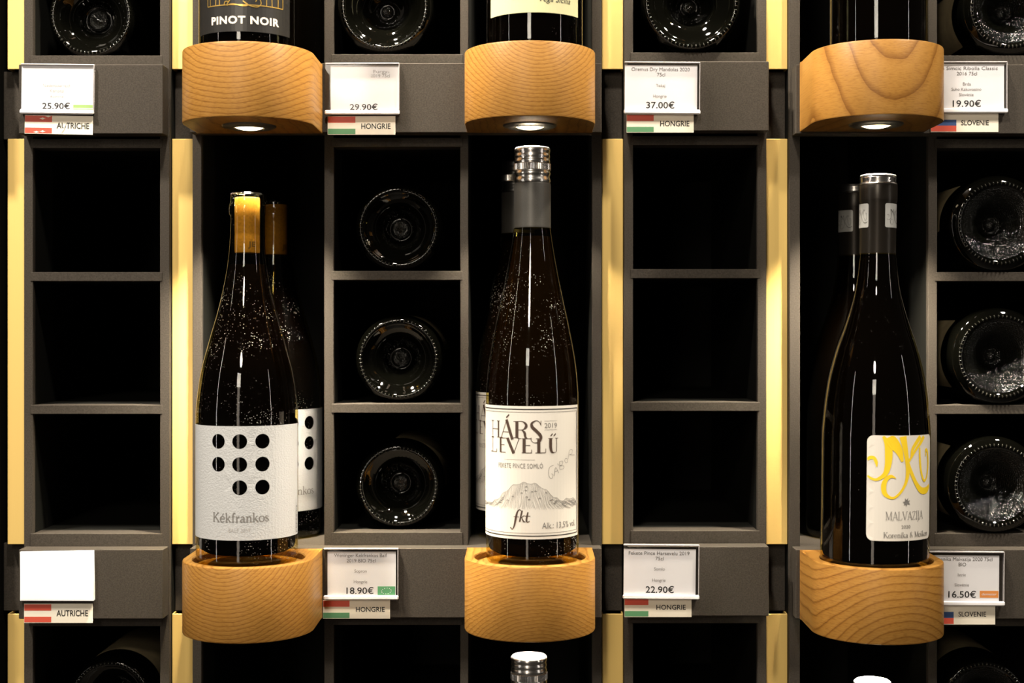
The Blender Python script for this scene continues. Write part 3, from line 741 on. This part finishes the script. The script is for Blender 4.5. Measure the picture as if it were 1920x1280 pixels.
# angles for labels: 0 = underside, 180 = top, +90 = the photo's right
sh = lambda k, i, dz: BT + k * PITCH + dz + (10.7, 119.1, 231.1)[i]
lying(747, 425, 1214, 37.5, 32.3, 'smooth', sh(0, 2, 1), 'lying bottle in the top cubby of three, between the dotted label and screw cap bottles', nub=8.5)
lying(747, 668, 1214, 37.5, 32.3, 'smooth', sh(0, 1, 1), 'lying bottle in the middle cubby of three, between the dotted label and screw cap bottles', (100, 185, 'label_old', 48, 120), nub=8.0)
lying(747, 906, 1216, 37.5, 32.3, 'smooth', sh(0, 0, 1), 'lying bottle in the lowest cubby of three, between the dotted label and screw cap bottles', (80, 190, 'label_old', 40, 120), nub=7.6)
lying(1874, 425, 1196, 41.0, 33.8, 'stipple', sh(0, 2, 0), 'lying bottle in the top cubby at the right edge, above two others', (-150, -85, 'label_old', 32, 120))
lying(1876, 668, 1196, 41.0, 33.8, 'stipple', sh(0, 1, 0), 'lying bottle in the middle cubby at the right edge', (-140, -50, 'label_old', 32, 120))
lying(1868, 922, 1196, 41.0, 33.8, 'stipple', sh(0, 0, 0), 'lying bottle in the lowest full cubby at the right edge, above the last price tag', (-140, -45, 'label_old', 34, 120))
lying(170, 22, 1214, 37.5, 32.6, 'smooth', sh(1, 0, 0), 'lying bottle at the top left corner, above the first Austrian tag', nub=10)
lying(721, 17, 1200, 41.0, 35.0, 'smooth', sh(1, 0, 1), 'lying bottle at the top, between the pinot noir and pale yellow label bottles', nub=5)
lying(1297, 12, 1196, 42.0, 37.4, 'smooth', sh(1, 0, 2.5), 'lying bottle at the top, above the 37.00 euro tag', nub=6)
lying(1895, 15, 1198, 40.0, 32.6, 'stipple', sh(1, 0, 0), 'lying bottle at the top right corner', (-140, -50, 'label_old', 32, 120))
lying(207, 1312, 1214, 37.5, 32.4, 'smooth', sh(-1, 2, 0), 'lying bottle at the bottom left corner under the lower Austrian sticker', (110, 235, 'label_old', 30, 120))
lying(1846, 1332, 1204, 38.5, 33.0, 'stipple', sh(-1, 2, 0), 'lying bottle at the bottom right corner', (110, 235, 'label_old', 40, 120))

# ---------------------------------------------------------------- price tags and country stickers
D2 = 1180.0
def Q(px, py, d=D2): return ((px - 985) * d / 2667, (611 - py) * d / 2667)
def price(px, rot, label, lines, price_txt=None, extra=None, glare=None, card=None, lip=True):
    """px = (l, t, r, b) of the holder. lines: (text, centre x, baseline y, width px, cap px, ink)."""
    l, tp, r, b = px
    x0, zt = Q(l, tp); x1, zb = Q(r, b); wd, ht = x1 - x0, zt - zb; cx = (x0 + x1) / 2
    t = thing('price_tag', (cx, -18.2, zb), label, 'price tag', 'price tags in clear holders', ry=rot)
    c0, c1, cb, ct = card or (.6, .0, 0, 0)
    k = D2 / 2667
    cl, cr_ = -wd / 2 + c0 * k, wd / 2 - c1 * k
    pap = box('card', cl, cr_, -1.6, -.9, 1.0, ht - ct * k, M['paper'], t)
    def U(x, y): return (x - (l + r) / 2) * k, (b - y) * k
    F_ = {}
    for tx, cxp, by, wp, cp, ink in lines:
        u, v = U(cxp, by); F_.setdefault(ink, Flat()).text(tx, u, v, wp * k, cp * k, 0, align='C')
    if price_txt:
        tx, cxp, by, wp, cp = price_txt; u, v = U(cxp, by); F_.setdefault('ink', Flat()).text(tx, u, v, wp * k, cp * k, .009, align='C')
    for ink, f in F_.items(): f.plane('lettering', M[ink], pap, -1.75)
    if extra:
        m_, (a, bb, c, d) = extra; u0, v0 = U(a, d); u1, v1 = U(c, bb)
        e = box('eco_mark', u0, u1, -1.72, -1.6, v0, v1, M[m_], pap)
        f = Flat()
        if m_ == 'bio_green':
            for i in range(12):
                aa = 2 * math.pi * i / 12; f.disc((u0 + u1) / 2 + (u1 - u0) * .27 * math.cos(aa) + .6 * math.sin(aa), (v0 + v1) / 2 + (v1 - v0) * .32 * math.sin(aa), .42, 5)
            f.plane('star_marks', M['paper'], e, -1.85)
        elif m_ == 'orange':
            f.text('demeter', (u0 + u1) / 2, v0 + (v1 - v0) * .35, (u1 - u0) * .8, (v1 - v0) * .36, .0, align='C', shear=.2); f.plane('mark_lettering', M['paper'], e, -1.85)
        else:
            f.rect(u0, v0 + (v1 - v0) * .3, u1, v0 + (v1 - v0) * .42); f.plane('mark_line', M['paper'], e, -1.85)
    if lip:
        # clear holder: back sheet, front sheet, top rib, side rib and the thick rolled lower lip
        box('cover', -wd / 2, wd / 2, -3.0, -2.4, 3.0, ht - 1.2, M['acrylic'], t, .15)
        box('top_rib', -wd / 2, wd / 2, -3.2, 0, ht - 1.2, ht, M['rib'], t, .3)
        box('rolled_lip', -wd / 2 - .3, wd / 2 + .3, -4.6, -2.2, -.2, 3.6, M['lip_white'], t, .9)
        box('side_rib', wd / 2 - .6, wd / 2, -3.1, 0, 2, ht - 1, M['rib'], t)
    return t
def sticker(px, rot, label, word, stripes, flag, wx):
    """px = (l, t, r, b); stripes: (y0, y1, ink) fractions from the top; flag = right end px of the flag; wx = word extents px."""
    l, tp, r, b = px; k = D2 / 2667
    x0, zt = Q(l, tp); x1, zb = Q(r, b); wd, ht = x1 - x0, zt - zb
    t = thing('country_sticker', ((x0 + x1) / 2, -18.2, zb), label, 'sticker', 'country stickers under the price tags', ry=rot)
    p = box('paper', -wd / 2, wd / 2, -.45, 0, 0, ht, M['paper_cream'], t)
    fr = (flag - l) * k
    for y0, y1, ink in stripes:
        box('flag_stripe', -wd / 2 + .2, -wd / 2 + fr, -.55, -.45, ht * (1 - y1), ht * (1 - y0), M[ink], p)
    f = Flat().text(word, -wd / 2 + (wx[0] - l) * k, (b - wx[3]) * k, (wx[1] - wx[0]) * k, (wx[3] - wx[2]) * k, .012)
    f.plane('lettering', M['ink'], p, -.62)
    if 'torn' in label:      # paper showing where the print has been scratched off
        f = Flat()
        for cu, cv in ((-13.6, 12.6), (-9, 14.6), (-13.4, 2.0), (-18.6, 1.4)):
            f.poly([(cu + rx * 2.6 * math.cos(a), cv + rx * .95 * math.sin(a)) for a, rx in ((0, 1), (.7, .6), (1.5, 1.1), (2.2, .6), (3.1, 1), (4, .55), (4.7, .9), (5.5, .6))])
        f.poly([(2.0, .8), (4.2, 3.2), (7.0, 11.2), (6.4, 11.4), (3.6, 4.0)])
        f.plane('torn_spots', M['paper_cream'], p, -.7)
AT = [(.03, .36, 'red'), (.68, .97, 'red')]; HU = [(.03, .36, 'red'), (.68, .97, 'green')]; SI = [(.34, .66, 'blue'), (.66, .97, 'red')]
price((39, 120, 176, 214), .012, 'price tag reading 25.90 euro above the upper Austrian sticker',
      [('Niederösterreich', 106, 163, 52, 6, 'ink_faint'), ('Kamptal', 106, 173, 26, 6, 'ink_faint'), ('Autriche', 106, 183, 25, 5, 'ink_faint')], ('25.90€', 105, 204, 52, 11), ('lime', (137, 196, 174, 206)))
price((610, 118, 749, 215), 0, 'price tag reading 29.90 euro right of the upper left oak holder',
      [('Furgy-', 715, 137, 30, 6, 'ink_faint'), ('2019 75cl', 713, 145, 36, 6, 'ink_faint')], ('29.90€', 682, 206, 52, 11), card=(10, 0, 0, 5))  # faint ink stands in for glare washing out the small print
price((1170, 116, 1312, 214), .008, 'price tag reading 37.00 euro above the empty cubbies',
      [('Oremus Dry Mandolas 2020', 1238, 133, 109, 6.5, 'ink_grey'), ('75cl', 1239, 143, 15, 6.5, 'ink_grey'), ('Tokaj', 1238, 163, 17, 5.5, 'ink_grey'), ('Hongrie', 1237, 183, 25, 5.5, 'ink_grey')], ('37.00€', 1238, 203, 53, 12), card=(1, 5, 0, 6))
price((1745, 115, 1888, 212), 0, 'price tag reading 19.90 euro right of the upper right oak holder',
      [('Marjan Simcic Ribolla Classic', 1806, 131, 130, 6.5, 'ink_grey'), ('2016 75cl', 1813, 141, 38, 6.5, 'ink_grey'), ('Brda', 1813, 160, 15, 5.5, 'ink_grey'), ('Suho Kakovostno', 1812, 170, 56, 5.5, 'ink_grey'), ('Slovénie', 1812, 180, 27, 5.5, 'ink_grey')], ('19.90€', 1813, 200, 53, 12), card=(3, 5, 0, 5))
price((608, 1027, 747, 1123), 0, 'price tag reading 18.90 euro with green eco mark, by the lower left holder',
      [('Weninger Kekfrankos Balf', 676, 1044, 99, 6.5, 'ink_grey'), ('2019 BIO 75cl', 677, 1054, 54, 6.5, 'ink_grey'), ('Sopron', 676, 1073, 23, 5.5, 'ink_grey'), ('Hongrie', 676, 1093, 25, 5.5, 'ink_grey')], ('18.90€', 675, 1113, 51, 12), ('bio_green', (708, 1099, 741, 1116)), card=(6, 5, 0, 7))
price((1168, 1020, 1310, 1122), .01, 'price tag reading 22.90 euro below the empty cubbies',
      [('Fekete Pince Harsevelu 2019', 1235, 1040, 114, 6.5, 'ink_grey'), ('75cl', 1236, 1050, 15, 6.5, 'ink_grey'), ('Somlo', 1236, 1069, 20, 5.5, 'ink_grey'), ('Hongrie', 1235, 1090, 25, 5.5, 'ink_grey')], ('22.90€', 1237, 1111, 53, 12), card=(1, 6, 0, 9))
price((1738, 1033, 1882, 1134), .008, 'price tag reading 16.50 euro with an orange mark, right of the lower right holder',
      [('Korenika Malvazija 2020 75cl', 1804, 1051, 112, 6.5, 'ink_grey'), ('BIO', 1804, 1061, 14, 6.5, 'ink_grey'), ('Istrie', 1803, 1080, 15, 5.5, 'ink_grey'), ('Slovénie', 1803, 1099, 27, 5.5, 'ink_grey')], ('16.50€', 1804, 1120, 52, 12), ('orange', (1837, 1107, 1872, 1120)), card=(4, 9, 0, 8))
# blank cards turned over, standing loose in front of the lower Austrian board
x0, zt = Q(39, 1036); x1, zb = Q(176, 1127)
t = thing('blank_card_stack', ((x0 + x1) / 2, -18.2, zb), 'stack of blank white cards above the lower Austrian sticker', 'card stack', ry=.004)
hw = (x1 - x0) / 2
for i, (dx, dt, r_) in enumerate(((0, 0, 0), (.4, 1.0, .008), (-.3, 1.6, .014), (.6, 1.9, .02))):
    c = box('card', -hw + dx, hw + dx, -3.4 + i * .8, -2.7 + i * .8, .8, zt - zb + dt - .5, M['paper'], t); c.rotation_euler = (0, -r_, 0)
box('tray_lip', -hw - .5, hw + .5, -4.2, -3.5, 0, 2.2, M['acrylic'], t, .2); box('tray_base', -hw - .5, hw + .5, -4.2, 0, -.4, .4, M['acrylic'], t, .1)

sticker((45, 216, 173, 251), .02, 'sticker with torn red and white flag reading Autriche, under the 25.90 tag', 'AUTRICHE', AT, 96, (105, 166, 229, 240))
sticker((614, 217, 741, 252), 0, 'sticker with Hungarian flag reading Hongrie, beside the upper left oak holder', 'HONGRIE', HU, 666, (677, 732, 231, 241))
sticker((1175, 214, 1301, 248), 0, 'sticker with Hungarian flag reading Hongrie, over empty cubbies, in the upper row', 'HONGRIE', HU, 1226, (1238, 1293, 226, 236))
sticker((1746, 212, 1873, 247), 0, 'sticker with Slovenian flag reading Slovenie, beside the upper right oak holder', 'SLOVENIE', SI, 1794, (1803, 1855, 225, 234))
sticker((44, 1132, 173, 1168), 0, 'sticker with red and white flag reading Autriche, under the blank cards', 'AUTRICHE', AT, 95, (105, 164, 1144, 1155))
sticker((605, 1125, 731, 1160), 0, 'sticker with Hungarian flag reading Hongrie, beside the lower left oak holder', 'HONGRIE', HU, 655, (667, 721, 1138, 1147))
sticker((1171, 1122, 1297, 1157), 0, 'sticker with Hungarian flag reading Hongrie, below the empty cubbies, in the lower row', 'HONGRIE', HU, 1216, (1231, 1286, 1134, 1143))
sticker((1742, 1135, 1867, 1171), 0, 'sticker with Slovenian flag reading Slovenie, beside the lower right oak holder', 'SLOVENIE', SI, 1789, (1798, 1850, 1147, 1156))
